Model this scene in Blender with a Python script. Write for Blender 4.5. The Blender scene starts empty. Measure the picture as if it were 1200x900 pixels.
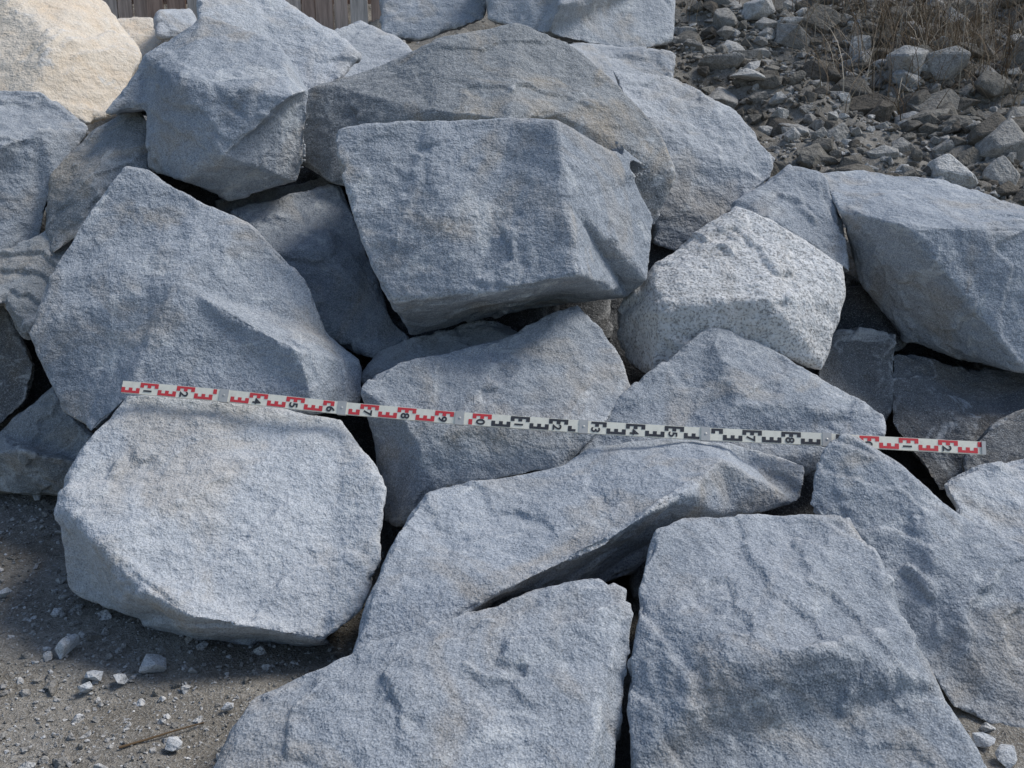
import bpy, bmesh, math, random
import numpy as np
from mathutils import Vector, noise, Matrix
random.seed(7); np.random.seed(7)
sc=bpy.context.scene
F=1287.0; CZ=1.4; PITCH=math.radians(16)
def P(u,v,d):
    a=(u-600)/F; b=(450-v)/F
    return Vector((d*a, d*(math.cos(PITCH)+b*math.sin(PITCH)), CZ+d*(-math.sin(PITCH)+b*math.cos(PITCH))))
# ---------- camera
cam=bpy.data.cameras.new("camera"); co=bpy.data.objects.new("camera",cam); sc.collection.objects.link(co)
co.location=(0,0,CZ); co.rotation_euler=(math.radians(90)-PITCH,0,0)
cam.sensor_fit='HORIZONTAL'; cam.angle=2*math.atan(600/F); cam.clip_end=2000; cam.clip_start=.05
sc.camera=co
# ---------- light
sd=Vector((0.60,0.12,0.79)).normalized()
el=math.asin(sd.z); az=math.atan2(sd.x,sd.y)
w=bpy.data.worlds.new("World"); sc.world=w; w.use_nodes=True
nt=w.node_tree; nt.nodes.clear()
sky=nt.nodes.new("ShaderNodeTexSky"); sky.sky_type='NISHITA'; sky.sun_disc=False
sky.sun_elevation=el; sky.sun_rotation=az
bg=nt.nodes.new("ShaderNodeBackground"); bg.inputs[1].default_value=0.15
out=nt.nodes.new("ShaderNodeOutputWorld")
nt.links.new(sky.outputs[0],bg.inputs[0]); nt.links.new(bg.outputs[0],out.inputs[0])
sl=bpy.data.lights.new("sun","SUN"); sl.energy=3.3; sl.angle=math.radians(24); sl.color=(1,.965,.91)
so=bpy.data.objects.new("sun",sl); sc.collection.objects.link(so)
so.rotation_euler=(-sd).to_track_quat('-Z','Y').to_euler(); so.location=(3,-1,6)
sc.view_settings.view_transform='Standard'; sc.view_settings.look='None'; sc.view_settings.exposure=0

# ---------- materials
class NB:
    def __init__(s,name,diff=True):
        s.m=bpy.data.materials.new(name); s.m.use_nodes=True; s.t=s.m.node_tree
        s.b=s.t.nodes["Principled BSDF"]
        if diff:
            o=s.t.nodes["Material Output"]; s.t.nodes.remove(s.b); s.b=s.t.nodes.new("ShaderNodeBsdfDiffuse")
            s.t.links.new(s.b.outputs[0],o.inputs[0]); s.b.inputs["Roughness"].default_value=.3
        s.col=s.b.inputs[0]
    def n(s,ty,**k):
        x=s.t.nodes.new(ty)
        for a,b in k.items(): setattr(x,a,b)
        return x
    def l(s,a,b): s.t.links.new(a,b)
    def noise(s,vec,scale,detail=4,rough=.55,dist=0):
        x=s.n("ShaderNodeTexNoise"); x.inputs["Scale"].default_value=scale; x.inputs["Detail"].default_value=detail
        x.inputs["Roughness"].default_value=rough; x.inputs["Distortion"].default_value=dist
        s.l(vec,x.inputs["Vector"]); return x.outputs["Fac"]
    def ramp(s,f,stops):
        x=s.n("ShaderNodeValToRGB"); e=x.color_ramp.elements
        while len(e)<len(stops): e.new(.5)
        for i,(p,c) in enumerate(stops):
            e[i].position=p; e[i].color=(c,c,c,1) if not hasattr(c,'__len__') else (*c,1)
        s.l(f,x.inputs[0]); return x.outputs[0]
    def mix(s,f,a,b,mode='MIX'):
        x=s.n("ShaderNodeMix",data_type='RGBA',blend_type=mode)
        for i,v in ((0,f),(6,a),(7,b)):
            if hasattr(v,'is_linked'): s.l(v,x.inputs[i])
            elif i==0: x.inputs[0].default_value=v
            else: x.inputs[i].default_value=(*v,1)
        return x.outputs[2]
    def math(s,op,a,b=0,clamp=False,c=None):
        x=s.n("ShaderNodeMath",operation=op,use_clamp=clamp)
        for i,v in ((0,a),(1,b),(2,c)):
            if v is None: continue
            if hasattr(v,'is_linked'): s.l(v,x.inputs[i])
            else: x.inputs[i].default_value=v
        return x.outputs[0]
    def bump(s,terms,strength=1):
        acc=None
        for h,w_ in terms:
            acc=s.math('MULTIPLY',h,w_) if acc is None else s.math('MULTIPLY_ADD',h,w_,False,acc)
        x=s.n("ShaderNodeBump"); x.inputs["Strength"].default_value=strength; x.inputs["Distance"].default_value=1
        s.l(acc,x.inputs["Height"]); s.l(x.outputs[0],s.b.inputs["Normal"])

def granite(name,dark,light,stain=(.41,.345,.26),stain_amt=.45,fleck=.36,dust=.3,spk=260):
    k=NB(name); tc=k.n("ShaderNodeTexCoord"); oi=k.n("ShaderNodeObjectInfo")
    off=k.n("ShaderNodeVectorMath",operation='MULTIPLY_ADD')
    k.l(oi.outputs["Random"],off.inputs[0]); off.inputs[1].default_value=(37,61,83); k.l(tc.outputs["Object"],off.inputs[2])
    v=off.outputs[0]
    A=k.noise(v,2.2,3,.6,.6); B=k.noise(v,16,4,.68); S=k.noise(v,spk,1.5,.75); S2=k.noise(v,spk*.36,1.5,.7)
    mp=k.n("ShaderNodeMapping"); mp.inputs["Rotation"].default_value=(.5,.4,.3); mp.inputs["Scale"].default_value=(1,1,5)
    k.l(v,mp.inputs[0]); L=k.noise(mp.outputs[0],6,3,.6)
    f=k.math('MULTIPLY_ADD',A,1.0,False,k.math('MULTIPLY_ADD',B,.6,False,k.math('MULTIPLY',L,.35)))
    f=k.math('MULTIPLY',k.math('SUBTRACT',f,.68),1.6,True)
    c=k.mix(f,dark,light)
    rv=k.math('MULTIPLY_ADD',oi.outputs["Random"],.26,False,.86)
    cm=k.n("ShaderNodeCombineColor"); [k.l(rv,cm.inputs[i]) for i in range(3)]
    c=k.mix(1.,c,cm.outputs[0],'MULTIPLY')
    st=k.ramp(k.noise(v,3.0,3,.65,1.),[(.50,0.),(.66,1.)])
    c=k.mix(k.math('MULTIPLY',st,stain_amt),c,stain)
    g=k.n("ShaderNodeNewGeometry"); sp=k.n("ShaderNodeSeparateXYZ"); k.l(g.outputs["Normal"],sp.inputs[0])
    up=k.math('MULTIPLY',k.math('SUBTRACT',sp.outputs[2],.35),1.3,True)
    du=k.math('MULTIPLY',k.math('MULTIPLY',up,k.ramp(B,[(.35,.3),(.62,1.)])),dust)
    c=k.mix(du,c,(.53,.54,.54))
    br=k.ramp(k.noise(v,3.6,4,.72,1.5),[(.58,0.),(.64,.45),(.74,.85)])
    c=k.mix(br,c,(.58,.60,.605))
    pt=k.ramp(g.outputs["Pointiness"],[(.51,0.),(.58,.7)])
    c=k.mix(pt,c,(.58,.59,.59))
    c=k.mix(1.,c,k.ramp(S,[(.36,1.-fleck),(.50,1.)]),'MULTIPLY')
    c=k.mix(k.ramp(S,[(.56,0.),(.68,.4)]),c,(.66,.675,.68))
    c=k.mix(1.,c,k.ramp(S2,[(.3,.84),(.6,1.)]),'MULTIPLY')
    k.l(c,k.col)
    k.bump([(B,.024),(L,.008),(S2,.0042),(S,.0014)],.85)
    return k.m
M={'b':granite("granite_blue_grey",(.225,.258,.298),(.41,.442,.48)),
   'w':granite("granite_white_coarse",(.54,.54,.53),(.72,.72,.71),stain_amt=.25,fleck=.5,spk=120),
   'g':granite("granite_grey_stained",(.21,.23,.245),(.37,.385,.39),stain_amt=.65),
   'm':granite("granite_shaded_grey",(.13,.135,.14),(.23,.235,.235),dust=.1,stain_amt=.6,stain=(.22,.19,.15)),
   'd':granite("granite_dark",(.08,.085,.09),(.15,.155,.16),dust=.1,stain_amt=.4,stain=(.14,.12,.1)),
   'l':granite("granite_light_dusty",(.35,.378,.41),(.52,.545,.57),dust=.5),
   't':granite("granite_sunlit_tan",(.70,.60,.47),(.88,.79,.66),stain=(.75,.56,.36),stain_amt=.5,fleck=.15)}  # tan: warm sunlight painted into a pale albedo

# ---------- boulders: piecewise-planar fracture noise
def rotm(seed):
    r=np.random.RandomState(seed); q,_=np.linalg.qr(r.normal(size=(3,3))); return q
def hsh(i,seed):
    i=i.astype(np.int64); x=(i[:,0]*73856093)^(i[:,1]*19349663)^(i[:,2]*83492791)^(seed*2654435761)
    x=(x^(x>>13))*1274126177; x&=0x7fffffff; x^=(x>>15); x=(x*48271)&0x7fffffff
    return x/float(0x7fffffff)
def pl(p,scale,seed):
    q=p@rotm(seed).T/scale+seed*7.31; i=np.floor(q); f=q-i
    o=np.argsort(-f,axis=1); n=np.arange(len(p)); v=hsh(i,seed); prev=np.ones(len(p)); tot=np.zeros(len(p)); c=i.copy()
    for k in range(3):
        fk=f[n,o[:,k]]; tot+=v*(prev-fk); prev=fk; c=c.copy(); c[n,o[:,k]]+=1; v=hsh(c,seed)
    return tot+v*prev-.5
def tex(kind,scale,**k):
    t=bpy.data.textures.new("t",kind); t.noise_scale=scale
    for a,b in k.items(): setattr(t,a,b)
    return t
T3=tex('CLOUDS',.03,noise_depth=4)
NR=[0]
def boulder(spec,faces,mat='b',T=.35,vox=.0078,amp=1.0,shr=.62,dd=0,name="granite_boulder"):
    NR[0]+=1
    pv={}
    for s in spec.split(';'):
        a=s.split()
        if a: pv[a[0]]=(float(a[1]),float(a[2]),float(a[3])+dd)
    bm=bmesh.new(); bv={k:bm.verts.new(P(*p)) for k,p in pv.items()}
    inv={v:k for k,v in bv.items()}
    for f in faces.split(): bm.faces.new([bv[c] for c in f])
    cu=sum(p[0] for p in pv.values())/len(pv); cv=sum(p[1] for p in pv.values())/len(pv)
    dm=max(p[2] for p in pv.values())
    be=[e for e in bm.edges if len(e.link_faces)==1]
    r1={};r2={}
    for e in be:
        for v in e.verts:
            if v in r1: continue
            u,vv,d=pv[inv[v]]
            r1[v]=bm.verts.new(P(cu+(u-cu)*.90,cv+(vv-cv)*.92,d*.5+(dm)*.5+T*.5+random.uniform(-.03,.03)))
            r2[v]=bm.verts.new(P(cu+(u-cu)*shr,cv+(vv-cv)*shr,dm+T+random.uniform(-.04,.04)))
    cc=bm.verts.new(P(cu,cv,dm+T+.05))
    for e in be:
        a,b=e.verts
        bm.faces.new([a,b,r1[b],r1[a]]); bm.faces.new([r1[a],r1[b],r2[b],r2[a]]); bm.faces.new([r2[a],r2[b],cc])
    bmesh.ops.triangulate(bm,faces=bm.faces[:],ngon_method='EAR_CLIP')
    bmesh.ops.recalc_face_normals(bm,faces=bm.faces[:])
    me=bpy.data.meshes.new(name); bm.to_mesh(me); bm.free()
    c=sum((v.co for v in me.vertices),Vector())/len(me.vertices)
    me.transform(Matrix.Translation(-c))
    o=bpy.data.objects.new(name,me); sc.collection.objects.link(o); o.location=c
    r=o.modifiers.new("r",'REMESH'); r.mode='VOXEL'; r.voxel_size=vox
    s=o.modifiers.new("s",'SMOOTH'); s.iterations=1; s.factor=.35
    def bake():
        dg=bpy.context.evaluated_depsgraph_get(); dg.update()
        nm=bpy.data.meshes.new_from_object(o.evaluated_get(dg)); old=o.data
        o.modifiers.clear(); o.data=nm; bpy.data.meshes.remove(old); return nm
    nm=bake()
    n=len(nm.vertices); p=np.empty(n*3); nm.vertices.foreach_get("co",p); p=p.reshape(-1,3)
    ne=len(nm.edges); E=np.empty(ne*2,dtype=np.int32); nm.edges.foreach_get("vertices",E); E=E.reshape(-1,2)
    deg=np.bincount(E.ravel(),minlength=n)[:,None].clip(1)
    def avg(q):
        return np.stack([np.bincount(E[:,0],q[E[:,1],j],n)+np.bincount(E[:,1],q[E[:,0],j],n) for j in range(3)],1)/deg
    nr=np.empty(n*3); nm.vertex_normals.foreach_get("vector",nr); nr=nr.reshape(-1,3)
    q=p.copy()
    for _ in range(6): q=q*.4+avg(q)*.6
    for _ in range(3): nr=avg(nr)
    nr/=np.linalg.norm(nr,axis=1)[:,None].clip(1e-6)
    edge=np.clip(((p-q)*nr).sum(1)/(vox*.45),0,1)    # convex arrises
    S0=NR[0]*3
    warp=np.stack([pl(p,.1,S0+5),pl(p,.1,S0+6),pl(p,.1,S0+7)],1)
    big=pl(p,.34,S0+1); mid=pl(p+.03*warp,.13,S0+2); sm=pl(p+.01*warp,.05,S0+3); xs_=pl(p+.01*warp,.024,S0+11)
    t=pl(p,.40,S0+4)*5+mid*.8+sm*.3; ft=t-np.floor(t); led=(np.floor(t)+np.clip((ft-.5)/.06+.5,0,1))-t
    mask=np.clip(pl(p,.30,S0+9)*5+.6,0,1)
    chip=np.clip(pl(p,.07,S0+12)*3,0,1)+.4*np.clip(pl(p,.03,S0+13)*3,0,1)
    disp=amp*(.030*big+.021*mid+.009*sm+.014*led*mask)+.0045*xs_*(.3+mask)-.014*edge*chip
    p=p+nr*disp[:,None]; nm.vertices.foreach_set("co",p.ravel()); nm.update()
    d=o.modifiers.new("d",'DISPLACE'); d.texture=T3; d.texture_coords='GLOBAL'; d.strength=.006; d.mid_level=.5
    nm=bake()
    nm.materials.clear(); nm.materials.append(M[mat])
    nm.polygons.foreach_set("use_smooth",[True]*len(nm.polygons))
    return o
B=boulder
# front left, pale top
B("a 96 528 2.95;b 148 461 3.06;c 290 470 3.08;d 402 492 3.02;e 452 572 2.86;f 447 655 2.72;g 418 715 2.64;h 378 748 2.60;i 70 600 2.82;j 118 642 2.66;k 152 692 2.62;l 222 722 2.54;m 330 738 2.54;n 80 690 2.92;o 140 722 2.86;p 230 754 2.82;q 340 764 2.82;r 396 758 2.82;s 76 568 2.88",
  "abcdefghmlkjis nijko oklp plmq qmhr",'l',.4,amp=.75)
# front centre slab
B("a 252 905 2.22;b 290 818 2.32;c 430 752 2.40;d 560 716 2.44;e 640 690 2.46;f 700 674 2.48;g 739 690 2.44;h 738 770 2.33;i 728 850 2.25;j 718 915 2.2;k 700 960 2.12;l 450 985 2.02;m 240 970 2.08;n 700 718 2.38;o 480 800 2.25;p 690 900 2.12",
  "abcom cdeno efgn nghijkp onpl pkl olm",'b',.3,amp=.8,dd=-.10)
# front right block
B("a 768 622 2.56;b 810 606 2.62;c 900 599 2.64;d 998 602 2.62;e 1030 655 2.50;f 1058 735 2.36;g 1100 805 2.26;h 1150 900 2.16;i 1185 985 2.06;j 730 985 2.06;k 735 900 2.16;l 737 772 2.30;m 748 690 2.44;n 860 772 2.20;o 960 758 2.20",
  "abcdefonlm lnofghijk",'b',.3,amp=.7,dd=-.09)
# long slab
B("a 417 775 2.42;b 432 700 2.52;c 465 628 2.66;d 502 576 2.80;e 600 556 2.86;f 662 546 2.90;g 700 524 2.96;h 795 508 2.99;i 850 518 2.97;j 945 545 2.90;k 938 590 2.86;l 860 606 2.80;m 775 625 2.80;n 742 672 2.78;o 660 700 2.74;p 570 716 2.66;q 790 580 2.60;r 590 692 2.47;s 700 640 2.51;t 845 538 2.76;x 480 760 2.42",
  "abcdefghitqsrx ijkt tklq qlms smnor rop rpx",'b',.35,amp=.75)
# right dark triangular slab
B("a 943 592 2.72;b 962 528 2.78;c 986 500 2.80;d 1062 547 2.78;e 1130 602 2.74;f 1200 642 2.70;g 1330 700 2.6;h 1320 900 2.38;i 1200 866 2.42;j 1118 832 2.46;k 1062 745 2.58;l 1010 650 2.68;m 1100 680 2.60",
  "abcdmkl defghijkm",'b',.35,amp=.75)
B("a 1108 568 3.0;b 1150 550 3.06;c 1200 541 3.1;d 1320 525 3.1;e 1330 720 2.85;f 1200 665 2.86;g 1130 625 2.9","abcdefg",'l',.4,dd=.04)
# middle left of centre
B("a 420 455 3.08;b 436 435 3.14;c 500 418 3.2;d 600 392 3.26;e 678 352 3.34;f 722 405 3.26;g 743 456 3.16;h 700 505 3.04;i 662 548 3.0;j 560 568 2.99;k 502 578 2.97;l 470 618 3.0;m 452 612 3.1;n 440 520 3.14;o 560 492 2.99;p 492 530 2.96;q 470 488 3.03",
  "abcdeopq efgho aqpn nplm pkl pohijk",'b',.4,amp=.75,dd=.03)
B("a 425 440 3.45;b 445 415 3.5;c 500 392 3.55;d 560 373 3.6;e 606 380 3.6;f 620 400 3.45;g 520 440 3.3;h 430 470 3.35","abcdefgh",'l',.3,dd=.06)
# middle right, peak
B("a 662 548 3.04;b 700 495 3.12;c 760 440 3.22;d 800 408 3.3;e 836 379 3.36;f 882 396 3.34;g 960 440 3.22;h 1034 488 3.12;i 1038 510 3.04;j 985 530 3.02;k 940 560 3.02;l 800 530 3.02;m 870 470 3.06",
  "abcdeml efghm mhijkl kla",'b',.4,amp=.7)
# white coarse block
B("a 722 372 3.60;b 762 312 3.54;c 862 240 3.62;d 906 256 3.58;e 990 312 3.5;f 993 345 3.46;g 962 432 3.40;h 882 405 3.36;i 836 388 3.36;j 765 440 3.40;k 738 424 3.56;l 775 360 3.34;m 900 350 3.32",
  "bcdmjl defm fghim ijm ablk ljk",'w',.3,amp=.9)
B("a 850 246 3.68;b 925 194 3.86;c 965 205 3.82;d 982 245 3.72;e 997 320 3.6;f 908 262 3.62","abcdef",'b',.3,dd=.04)
# right big boulder
B("a 960 202 3.95;b 1010 200 4.05;c 1100 214 4.02;d 1200 240 3.9;e 1340 262 3.8;f 1340 300 3.6;g 1200 268 3.54;h 1062 264 3.52;i 983 246 3.72;j 1010 332 3.85;k 1062 400 3.84;l 1130 425 3.78;m 1205 436 3.52;n 1340 450 3.5",
  "abcdghi defg ihmlkj hgfnm",'b',.45,amp=.75)
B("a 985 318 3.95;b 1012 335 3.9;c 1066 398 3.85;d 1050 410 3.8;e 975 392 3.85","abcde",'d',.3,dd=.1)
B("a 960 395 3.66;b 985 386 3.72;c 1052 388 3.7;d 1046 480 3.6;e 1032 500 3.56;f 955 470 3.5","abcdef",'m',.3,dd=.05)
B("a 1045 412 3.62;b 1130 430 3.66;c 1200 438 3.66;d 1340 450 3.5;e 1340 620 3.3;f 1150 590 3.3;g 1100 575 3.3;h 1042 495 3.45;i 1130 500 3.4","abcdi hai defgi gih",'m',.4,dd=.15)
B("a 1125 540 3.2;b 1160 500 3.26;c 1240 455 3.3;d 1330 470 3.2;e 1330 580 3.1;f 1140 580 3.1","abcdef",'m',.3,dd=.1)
# centre large block
B("a 390 150 3.42;b 500 140 3.44;c 600 138 3.42;d 652 142 3.34;e 768 202 3.66;f 767 260 3.60;g 757 328 3.48;h 735 348 3.56;i 682 322 3.12;j 560 345 3.18;k 455 355 3.24;l 430 300 3.3;m 402 215 3.36;n 664 235 3.22;o 640 358 3.6;p 560 374 3.62;q 482 392 3.6;r 725 165 3.55;s 520 250 3.27",
  "abslm bcdnijs sjkl derfn fghin kjihopq",'b',.35,amp=.65,dd=-.02)
# behind centre, peak
B("a 354 112 3.95;b 372 98 3.95;c 450 74 3.98;d 512 46 3.94;e 606 26 4.0;f 680 60 4.0;g 742 112 3.9;h 775 150 3.86;i 795 205 3.8;j 768 265 3.8;k 600 138 3.62;l 508 128 3.68;m 392 160 3.84;n 388 215 3.8;o 350 188 3.92;p 590 260 3.8;q 655 130 3.76",
  "abclmno cdl dekl efq fghijq eqk kqjp lkpm mpn",'g',.4,amp=.7,dd=.03)
B("a 715 80 4.35;b 790 94 4.4;c 860 130 4.3;d 912 186 4.2;e 905 208 4.15;f 858 244 4.1;g 790 295 4.05;h 765 285 4.05;i 765 200 4.1;j 735 120 4.2;k 840 190 4.12","abckij cdefghik",'l',.5,dd=.05)
# upper left block
B("a 125 132 3.75;b 170 66 3.8;c 240 18 3.9;d 330 50 3.82;e 362 106 3.72;f 357 190 3.70;g 350 216 3.76;h 268 236 3.76;i 215 210 3.64;j 175 196 3.76;k 170 128 3.76;l 208 92 3.58;m 345 112 3.50;n 262 182 3.52",
  "abclk cdeml klij lmni mefgn nghi",'b',.35,amp=.65)
B("a 230 -20 4.6;b 300 -15 4.7;c 392 38 4.6;d 420 66 4.5;e 400 90 4.4;f 340 130 4.3;g 240 60 4.3","abcdefg",'l',.4)
B("a 55 275 3.62;b 60 206 3.72;c 108 150 3.8;d 160 118 3.85;e 176 140 3.8;f 178 205 3.7;g 130 250 3.55;h 60 300 3.55;i 110 215 3.60","abcdi defgi ghai",'g',.35,amp=.7,dd=.08)
# big left face
B("a 32 392 3.30;b 58 320 3.38;c 100 250 3.45;d 146 195 3.52;e 172 195 3.52;f 240 240 3.46;g 292 262 3.42;h 362 330 3.38;i 388 392 3.34;j 426 425 3.34;k 422 472 3.30;l 370 486 3.14;m 250 480 3.12;n 145 470 3.16;o 106 508 3.20;p 74 482 3.28;q 350 410 3.14;r 205 330 3.27",
  "abcdefr fghiqr ijkq qkl qlmnr nopar",'b',.35,amp=.7)
# far left
B("a -80 110 4.0;b 0 106 4.0;c 50 108 4.0;d 104 150 3.95;e 66 204 3.8;f 42 290 3.8;g 0 298 3.72;h -90 310 3.7;i 45 150 3.80;j 0 170 3.72","abcdij defi jhgfi ahj",'b',.4,amp=.8)
B("a -90 318 3.62;b 0 300 3.66;c 60 288 3.7;d 102 250 3.7;e 62 330 3.56;f 34 395 3.5;g 8 352 3.52;h -90 370 3.5","abcdefgh",'g',.3,dd=.06)
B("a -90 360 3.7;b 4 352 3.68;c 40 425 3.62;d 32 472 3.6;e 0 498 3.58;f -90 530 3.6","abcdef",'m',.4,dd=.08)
B("a -50 535 3.6;b 0 505 3.62;c 66 452 3.66;d 80 478 3.6;e 112 512 3.55;f 110 545 3.5;g 78 582 3.56;h 30 580 3.60;i -50 575 3.66;j 30 528 3.44","abcdefj fghj hiaj",'g',.35,amp=.8)
# layered slab between
B("a 268 248 3.75;b 350 226 3.8;c 398 214 3.82;d 432 300 3.7;e 460 372 3.6;f 484 398 3.56;g 440 418 3.5;h 388 400 3.52;i 345 335 3.55;j 296 300 3.58;k 370 290 3.56;l 372 260 3.72;m 300 268 3.64","abclm cdkl defghik ijmlk",'b',.35,dd=.08)
B("a 250 235 4.0;b 355 215 4.05;c 400 205 4.0;d 400 260 3.95;e 260 290 3.95","abcde",'g',.3)
# filler stones added behind the gaps, dark albedo stands in for shade
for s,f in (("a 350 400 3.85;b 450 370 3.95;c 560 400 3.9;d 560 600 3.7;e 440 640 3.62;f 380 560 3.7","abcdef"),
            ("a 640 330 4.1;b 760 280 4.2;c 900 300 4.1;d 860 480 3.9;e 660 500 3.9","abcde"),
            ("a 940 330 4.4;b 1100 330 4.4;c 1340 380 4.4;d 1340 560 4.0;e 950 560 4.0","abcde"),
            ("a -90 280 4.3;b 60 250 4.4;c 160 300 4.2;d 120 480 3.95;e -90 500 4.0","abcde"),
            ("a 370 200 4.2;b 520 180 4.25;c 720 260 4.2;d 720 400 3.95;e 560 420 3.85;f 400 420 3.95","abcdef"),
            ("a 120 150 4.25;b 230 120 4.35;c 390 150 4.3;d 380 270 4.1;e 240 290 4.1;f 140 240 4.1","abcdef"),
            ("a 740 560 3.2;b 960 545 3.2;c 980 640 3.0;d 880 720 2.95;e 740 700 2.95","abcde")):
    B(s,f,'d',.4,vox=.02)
# background blocks on the bank
B("a 446 -30 6.6;b 572 -30 6.6;c 570 22 6.5;d 490 48 6.4;e 448 40 6.4","abcde",'b',.7,vox=.015)
B("a 568 -40 6.4;b 650 -35 6.3;c 795 -30 6.6;d 788 48 6.4;e 745 62 6.3;f 640 42 6.2;g 572 24 6.3;h 655 5 6.10","abhfg bcdefh",'l',.8,vox=.015)
B("a 660 50 5.9;b 700 52 6.1;c 792 62 6.0;d 792 108 5.8;e 700 100 5.7","abcde",'l',.6,vox=.015)
B("a 384 38 6.0;b 420 24 6.2;c 470 42 6.1;d 490 70 5.9;e 390 100 5.7","abcde",'l',.6,vox=.015)
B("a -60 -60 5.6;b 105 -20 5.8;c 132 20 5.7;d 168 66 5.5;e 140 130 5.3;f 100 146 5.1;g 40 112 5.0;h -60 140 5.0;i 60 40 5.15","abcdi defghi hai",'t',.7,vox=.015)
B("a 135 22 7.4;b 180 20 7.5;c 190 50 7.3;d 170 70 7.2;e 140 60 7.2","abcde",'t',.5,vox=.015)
B("a 182 14 6.8;b 225 12 6.9;c 235 40 6.8;d 185 45 6.7","abcd",'l',.5,vox=.015)

# ---------- ground sheet with bank rising behind
def h(x,y):
    def ss(a,b,t):
        t=min(1,max(0,(t-a)/(b-a))); return t*t*(3-2*t)
    z=.68*ss(3.9,5.6,y)
    if y>5.4: z+=.24*(min(y,9)-5.4)
    if y>9: z+=.42*(min(y,17)-9)
    if y>17: z+=.04*(y-17)
    n=noise.fractal(Vector((x*.9,y*.9,0)),1,2,5)
    z+=n*(.02+.22*ss(4.2,8,y))
    z+=.012*noise.fractal(Vector((x*7,y*7,3)),1,2,3)*(1+3*ss(4,6,y))
    return z
def axis(fine0,fine1,step,far0,far1):
    a=list(np.arange(fine0,fine1,step)); s=step;x=fine1
    while x<far1: a.append(x); s*=1.18; x+=s
    a.append(far1); s=step;x=fine0-step; pre=[]
    while x>far0: pre.append(x); s*=1.18; x-=s
    pre.append(far0); return pre[::-1]+a
xs=axis(-3.5,5,.035,-400,400); ys=axis(1.2,10,.035,-200,700)
vs=[(x,y,h(x,y)) for y in ys for x in xs]; nx=len(xs)
fs=[(j*nx+i,j*nx+i+1,(j+1)*nx+i+1,(j+1)*nx+i) for j in range(len(ys)-1) for i in range(nx-1)]
me=bpy.data.meshes.new("ground"); me.from_pydata(vs,[],fs); g=bpy.data.objects.new("ground",me); sc.collection.objects.link(g)
me.polygons.foreach_set("use_smooth",[True]*len(fs))
k=NB("quarry_dirt"); tc=k.n("ShaderNodeTexCoord"); v=tc.outputs["Object"]
a=k.noise(v,2.5,4,.6); b=k.noise(v,45,4,.7); c3=k.noise(v,180,2,.7)
c=k.mix(k.ramp(a,[(.35,0.),(.65,1.)]),(.20,.18,.15),(.32,.30,.265))
c=k.mix(1.,c,k.ramp(b,[(.3,.6),(.65,1.15)]),'MULTIPLY')
c=k.mix(k.ramp(c3,[(.54,0.),(.66,.6)]),c,(.46,.46,.44))
k.l(c,k.col)
k.bump([(b,.015),(c3,.005)])
me.materials.append(k.m)

# ---------- stones (convex chips) merged into single masses
def chips(nv,npts):
    L=[]
    for i in range(nv):
        bm=bmesh.new()
        for j in range(npts):
            p=Vector((random.gauss(0,1),random.gauss(0,1),random.gauss(0,1))).normalized()
            p=Vector((p.x*1.0,p.y*.8,p.z*.65))*random.uniform(.8,1.15); bm.verts.new(p*.5)
        r=bmesh.ops.convex_hull(bm,input=bm.verts[:])
        bmesh.ops.delete(bm,geom=[x for x in bm.verts if not x.link_faces],context='VERTS')
        bmesh.ops.bevel(bm,geom=bm.edges[:],offset=.02,segments=1,affect='EDGES',clamp_overlap=True)
        bmesh.ops.triangulate(bm,faces=bm.faces[:])
        bm.verts.index_update()
        L.append((np.array([x.co[:] for x in bm.verts]),np.array([[y.index for y in f.verts] for f in bm.faces]))); bm.free()
    return L
CH=chips(24,15)
def scatter(name,items,mat):
    V=[];Fc=[];o=0
    for (x,y,z,s) in items:
        cv,cf=random.choice(CH)
        R=np.array(Matrix.Rotation(random.uniform(0,6.3),3,'Z')@Matrix.Rotation(random.uniform(-.5,.5),3,'X')@Matrix.Rotation(random.uniform(-.4,.4),3,'Y'))
        V.append((cv*s*np.random.uniform(.8,1.2,3))@R.T+np.array([x,y,z+s*.12])); Fc.append(cf+o); o+=len(cv)
    V=np.concatenate(V);Fc=np.concatenate(Fc)
    m=bpy.data.meshes.new(name); m.from_pydata(V.tolist(),[],Fc.tolist()); m.materials.append(mat)
    ob=bpy.data.objects.new(name,m); sc.collection.objects.link(ob); return ob
def stone_mat(name,stops):
    k=NB(name); g=k.n("ShaderNodeNewGeometry"); tc=k.n("ShaderNodeTexCoord"); v=tc.outputs["Object"]
    c=k.ramp(g.outputs["Random Per Island"],stops)
    b=k.noise(v,30,3,.7); s=k.noise(v,160,1,.7)
    c=k.mix(1.,c,k.ramp(b,[(.3,.65),(.65,1.1)]),'MULTIPLY'); c=k.mix(1.,c,k.ramp(s,[(.38,.7),(.55,1.)]),'MULTIPLY')
    k.l(c,k.col); k.bump([(b,.025),(s,.003)]); return k.m
SG=stone_mat("gravel_stone",[(0,(.21,.20,.18)),(.5,(.36,.35,.33)),(1,(.60,.60,.59))])
SR=stone_mat("bank_rubble_stone",[(0,(.14,.125,.105)),(.5,(.25,.235,.205)),(.8,(.40,.39,.365)),(1,(.60,.595,.57))])
it=[]
for i in range(9000):
    if random.random()<.85: x=random.uniform(-1.9,-.3); y=random.uniform(1.9,3.6)
    else: x=random.uniform(.7,1.8); y=random.uniform(1.7,3.6)
    s=min(.045,.0065*(random.random()+.012)**-.45); it.append((x,y,h(x,y)-s*.02,s))
scatter("gravel",it,SG)
it=[]
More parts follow.
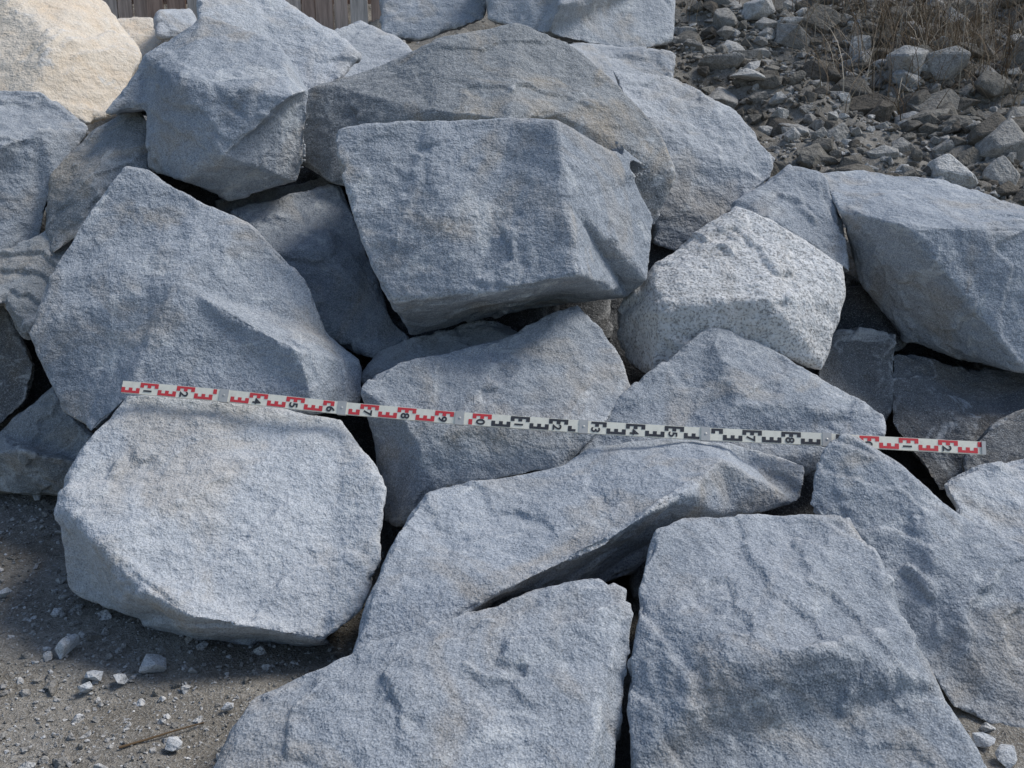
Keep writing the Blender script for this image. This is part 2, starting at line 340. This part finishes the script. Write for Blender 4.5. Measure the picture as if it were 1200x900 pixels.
for i in range(19000):
    if random.random()<.8: x=random.uniform(.3,5.5); y=random.uniform(4.9,9.8)
    else: x=random.uniform(-5,7); y=random.uniform(4.9,12)
    cl_=noise.noise(Vector((x*.9,y*.9,9)))
    s=min(.34,.026*(random.random()+.003)**-.52)*(1.0+.8*max(0,cl_))
    it.append((x,y,h(x,y)-s*.03,s))
for (x,y,s) in ((2.35,5.9,.42),(2.75,6.4,.38),(1.9,5.75,.26),(2.9,7.5,.55),(3.35,7.2,.45),(2.2,8.0,.45),(1.35,6.9,.36),(2.15,5.45,.24)): it.append((x,y,h(x,y)-.02,s))
scatter("rubble",it,SR)
def gp(u,v):
    d=CZ/(math.sin(PITCH)+math.cos(PITCH)*(v-450)/F); return P(u,v,d)
for (u,v_,s) in ((82,768,.085),(180,788,.09),(145,806,.05),(112,800,.045),(100,812,.04),(205,880,.05),(268,838,.03),(5,703,.04),(45,590,.05),(1150,870,.05),(1180,890,.06)):
    p=gp(u,v_); scatter("stone",[(0,0,0,s)],M['l']).location=(p.x,p.y,h(p.x,p.y)+.012)
# twig
def tube(name,pts,r0,r1,mat):
    cu=bpy.data.curves.new(name,'CURVE'); cu.dimensions='3D'; sp=cu.splines.new('POLY'); sp.points.add(len(pts)-1)
    for i,p in enumerate(pts): sp.points[i].co=(*p,1); sp.points[i].radius=r0+(r1-r0)*i/(len(pts)-1)
    cu.bevel_depth=1; cu.bevel_resolution=2; cu.materials.append(mat)
    o=bpy.data.objects.new(name,cu); sc.collection.objects.link(o); return o
k=NB("dry_twig"); k.col.default_value=(.13,.09,.055,1); TW=k.m
pp=[gp(u,v_)+Vector((0,0,.012)) for u,v_ in ((140,882),(170,873),(205,862),(240,852))]; tube("twig",pp,.003,.0015,TW)

# ---------- dry grass & brush on bank
V=[];Fc=[]
def blade(x,y,L,w,lean,ang,z0):
    n=5; b=len(V); dx,dy=math.cos(ang),math.sin(ang)
    for i in range(n+1):
        t=i/n; off=lean*t*t*L; zz=z0+L*(t-.35*lean*t*t); ww=w*(1-t*.85)
        cx=x+dx*off; cy=y+dy*off
        V.append((cx-dy*ww,cy+dx*ww,zz)); V.append((cx+dy*ww,cy-dx*ww,zz))
        if i: k0=b+2*i-2; Fc.append((k0,k0+1,k0+3,k0+2))
cl=[(random.uniform(2.3,4.6),random.uniform(7.5,9.8)) for _ in range(60)]+[(random.uniform(-3,5),random.uniform(9.8,12)) for _ in range(40)]
for cx,cy in cl:
    for i in range(random.randint(15,55)):
        x=random.gauss(cx,.2);y=random.gauss(cy,.2)
        blade(x,y,random.uniform(.15,.9),random.uniform(.002,.0045),random.uniform(0.1,2.2),random.uniform(0,6.3),h(x,y)-.02)
m=bpy.data.meshes.new("dry_grass"); m.from_pydata(V,[],Fc)
k=NB("dry_grass"); g_=k.n("ShaderNodeNewGeometry"); k.l(k.ramp(g_.outputs["Random Per Island"],[(0,(.09,.065,.045)),(.6,(.24,.19,.135)),(1,(.48,.42,.33))]),k.col); m.materials.append(k.m)
sc.collection.objects.link(bpy.data.objects.new("dry_grass",m))

# ---------- rusty board fence at top left
bm=bmesh.new(); x=-4.6
while x<-.9:
    wd=random.uniform(.10,.16); y=9.3+random.uniform(-.02,.02); zb=h(x,y)-.3; zt=3.1+random.uniform(-.06,.06)
    r=bmesh.ops.create_cube(bm,size=1,matrix=Matrix.Translation((x+wd/2,y,(zb+zt)/2))@Matrix.Rotation(random.uniform(-.012,.012),4,'Y')@Matrix.Diagonal((wd,.025,zt-zb,1)))
    x+=wd+random.uniform(.008,.03)
for z in (1.95,2.8): bmesh.ops.create_cube(bm,size=1,matrix=Matrix.Translation((-2.75,9.37,z))@Matrix.Diagonal((3.8,.05,.09,1)))
m=bpy.data.meshes.new("board_fence"); bm.to_mesh(m); bm.free()
k=NB("weathered_boards"); g_=k.n("ShaderNodeNewGeometry"); tc=k.n("ShaderNodeTexCoord"); mp=k.n("ShaderNodeMapping"); mp.inputs["Scale"].default_value=(30,30,2); k.l(tc.outputs["Object"],mp.inputs[0])
c=k.ramp(g_.outputs["Random Per Island"],[(0,(.40,.28,.22)),(.5,(.55,.44,.37)),(1,(.68,.62,.56))]); wn=k.noise(mp.outputs[0],1,4,.7)  # board tones raised, sunlight on the fence is in the colour
c=k.mix(1.,c,k.ramp(wn,[(.3,.5),(.6,1.1)]),'MULTIPLY'); k.l(c,k.col); k.bump([(wn,.01)]); m.materials.append(k.m)
sc.collection.objects.link(bpy.data.objects.new("board_fence",m))

# ---------- folding measuring staff
def plain(name,col,rough=.5,metal=0):
    k=NB(name,False); tc=k.n("ShaderNodeTexCoord"); nn=k.noise(tc.outputs["Object"],60,4,.7)
    c=k.mix(k.ramp(nn,[(.45,0.),(.75,.5)]),col,tuple(x*.6+.05 for x in col)); k.l(c,k.col)
    k.b.inputs["Roughness"].default_value=rough; k.b.inputs["Metallic"].default_value=metal; return k.m
MW=plain("staff_cream",(.74,.71,.60)); MR=plain("staff_red",(.58,.04,.045)); MB=plain("staff_black",(.03,.03,.035)); MH=plain("staff_hinge",(.46,.45,.42),.45,.2)
root=bpy.data.objects.new("measuring_staff",None); sc.collection.objects.link(root)
J=[(143,453,3.02),(262,463.5,3.0),(400,478,2.975),(538,490,2.945),(683,500,2.925),(826,508.5,2.91),(968,515,2.90),(1152,525,2.885)]
J=[P(*j) for j in J]; root.location=J[0]
def add(name,verts,faces,mat):
    m=bpy.data.meshes.new(name); m.from_pydata([tuple(Vector(v)-J[0]) for v in verts],[],faces); m.materials.append(mat)
    o=bpy.data.objects.new(name,m); sc.collection.objects.link(o); o.parent=root; return o
W=.0335;TH=.008; cum=[0]; fr=[]
for i in range(len(J)-1):
    a,b=J[i],J[i+1]; x=(b-a).normalized(); n=Vector((0,-.86,.5)); n=(n-x*n.dot(x)).normalized(); t=n.cross(x).normalized()
    if t.z<0: t=-t
    fr.append((a,x,n,t)); cum.append(cum[-1]+(b-a).length)
CB=[(0,1,3,2),(4,6,7,5),(0,4,5,1),(2,3,7,6),(0,2,6,4),(1,5,7,3)]
def box(i,s0,s1,t0,t1,n0,n1):
    a,x,n,t=fr[i]; return [a+x*s+t*tt+n*nn for nn in (n0,n1) for tt in (t0,t1) for s in (s0,s1)]
for i in range(len(fr)):
    e=(i%2)*.0015
    L=cum[i+1]-cum[i]; add("slat_%d"%(i+1),box(i,-.012 if i else 0,L+.012 if i<len(fr)-1 else L,-W/2,W/2,-TH+e,e),CB,MW)
    if i:
        add("hinge_%d"%i,box(i,-.010,.014,-W/2-.0015,W/2+.0015,-TH-.002,.0030),CB,MH)
        a,x,n,t=fr[i]; vs_=[a+n*(.003)]; 
        for q in range(12): 
            an=q*math.pi/6; vs_.append(a+x*.002+n*.0035+x*math.cos(an)*.004+t*math.sin(an)*.004)
        vs_[0]=a+x*.002+n*.005
        add("rivet_%d"%i,vs_,[(0,1+q,1+(q+1)%12) for q in range(12)],MH)
add("end_cap",box(len(fr)-1,cum[-1]-cum[-2]-.004,cum[-1]-cum[-2]+.006,-W/2-.001,W/2+.001,-TH-.001,.004),CB,MH)
QV={'r':[],'b':[]}
def rect(s0,s1,t0,t1,c):
    i=max(j for j in range(len(fr)) if cum[j]<=s0+1e-6)
    if any(s1>cj-.012 and s0<cj+.016 for cj in cum[1:-1]): return
    if s1>cum[-1]: return
    a,x,n,t=fr[i]; e=(i%2)*.0015+.0007; o=cum[i]
    QV[c]+= [a+x*(s0-o)+t*t0+n*e,a+x*(s1-o)+t*t0+n*e,a+x*(s1-o)+t*t1+n*e,a+x*(s0-o)+t*t1+n*e]
dm=.1025; cmn=dm/10; k_=0; digs=[]
while k_*dm<cum[-1]:
    s=k_*dm; c='r' if (s<1.02 or s>1.86) else 'b'
    for q in range(5):
        if q in(0,2,4): rect(s+q*cmn,s+(q+1)*cmn,-W*.46,-W*.02,c)
    rect(s+.0002+1*cmn,s+2*cmn,-W*.46,-W*.26,c); rect(s+3*cmn,s+4*cmn,-W*.46,-W*.26,c)
    for q in (5,7,9): rect(s+q*cmn,s+(q+1)*cmn,W*.06,W*.46,c)
    rect(s+6*cmn,s+7*cmn,W*.28,W*.46,c); rect(s+8*cmn,s+9*cmn,W*.28,W*.46,c)
    digs.append((s+6.1*cmn,str((k_+1)%10))); k_+=1
for c,mt in (('r',MR),('b',MB)):
    q=QV[c]; add("graduation_"+('red' if c=='r' else 'black'),q,[(j,j+1,j+2,j+3) for j in range(0,len(q),4)],mt)
for s,ch in digs:
    if s>cum[-1]-.03 or any(s+.024>cj-.011 and s<cj+.015 for cj in cum[1:-1]): continue
    i=max(j for j in range(len(fr)) if cum[j]<=s); a,x,n,t=fr[i]
    f=bpy.data.curves.new("digit",'FONT'); f.body=ch; f.size=.032; f.align_x='CENTER'; f.offset=.0008
    f.materials.append(MB); o=bpy.data.objects.new("digit_"+ch,f); sc.collection.objects.link(o)
    X=-t;Y=x
    R=Matrix((X,Y,n)).transposed().to_4x4(); pos=a+x*(s-cum[i])+t*(-W*.20)+n*((i%2)*.0015+.0012)-J[0]
    o.parent=root; o.matrix_local=Matrix.Translation(pos)@R
print("done",len(bpy.data.objects))
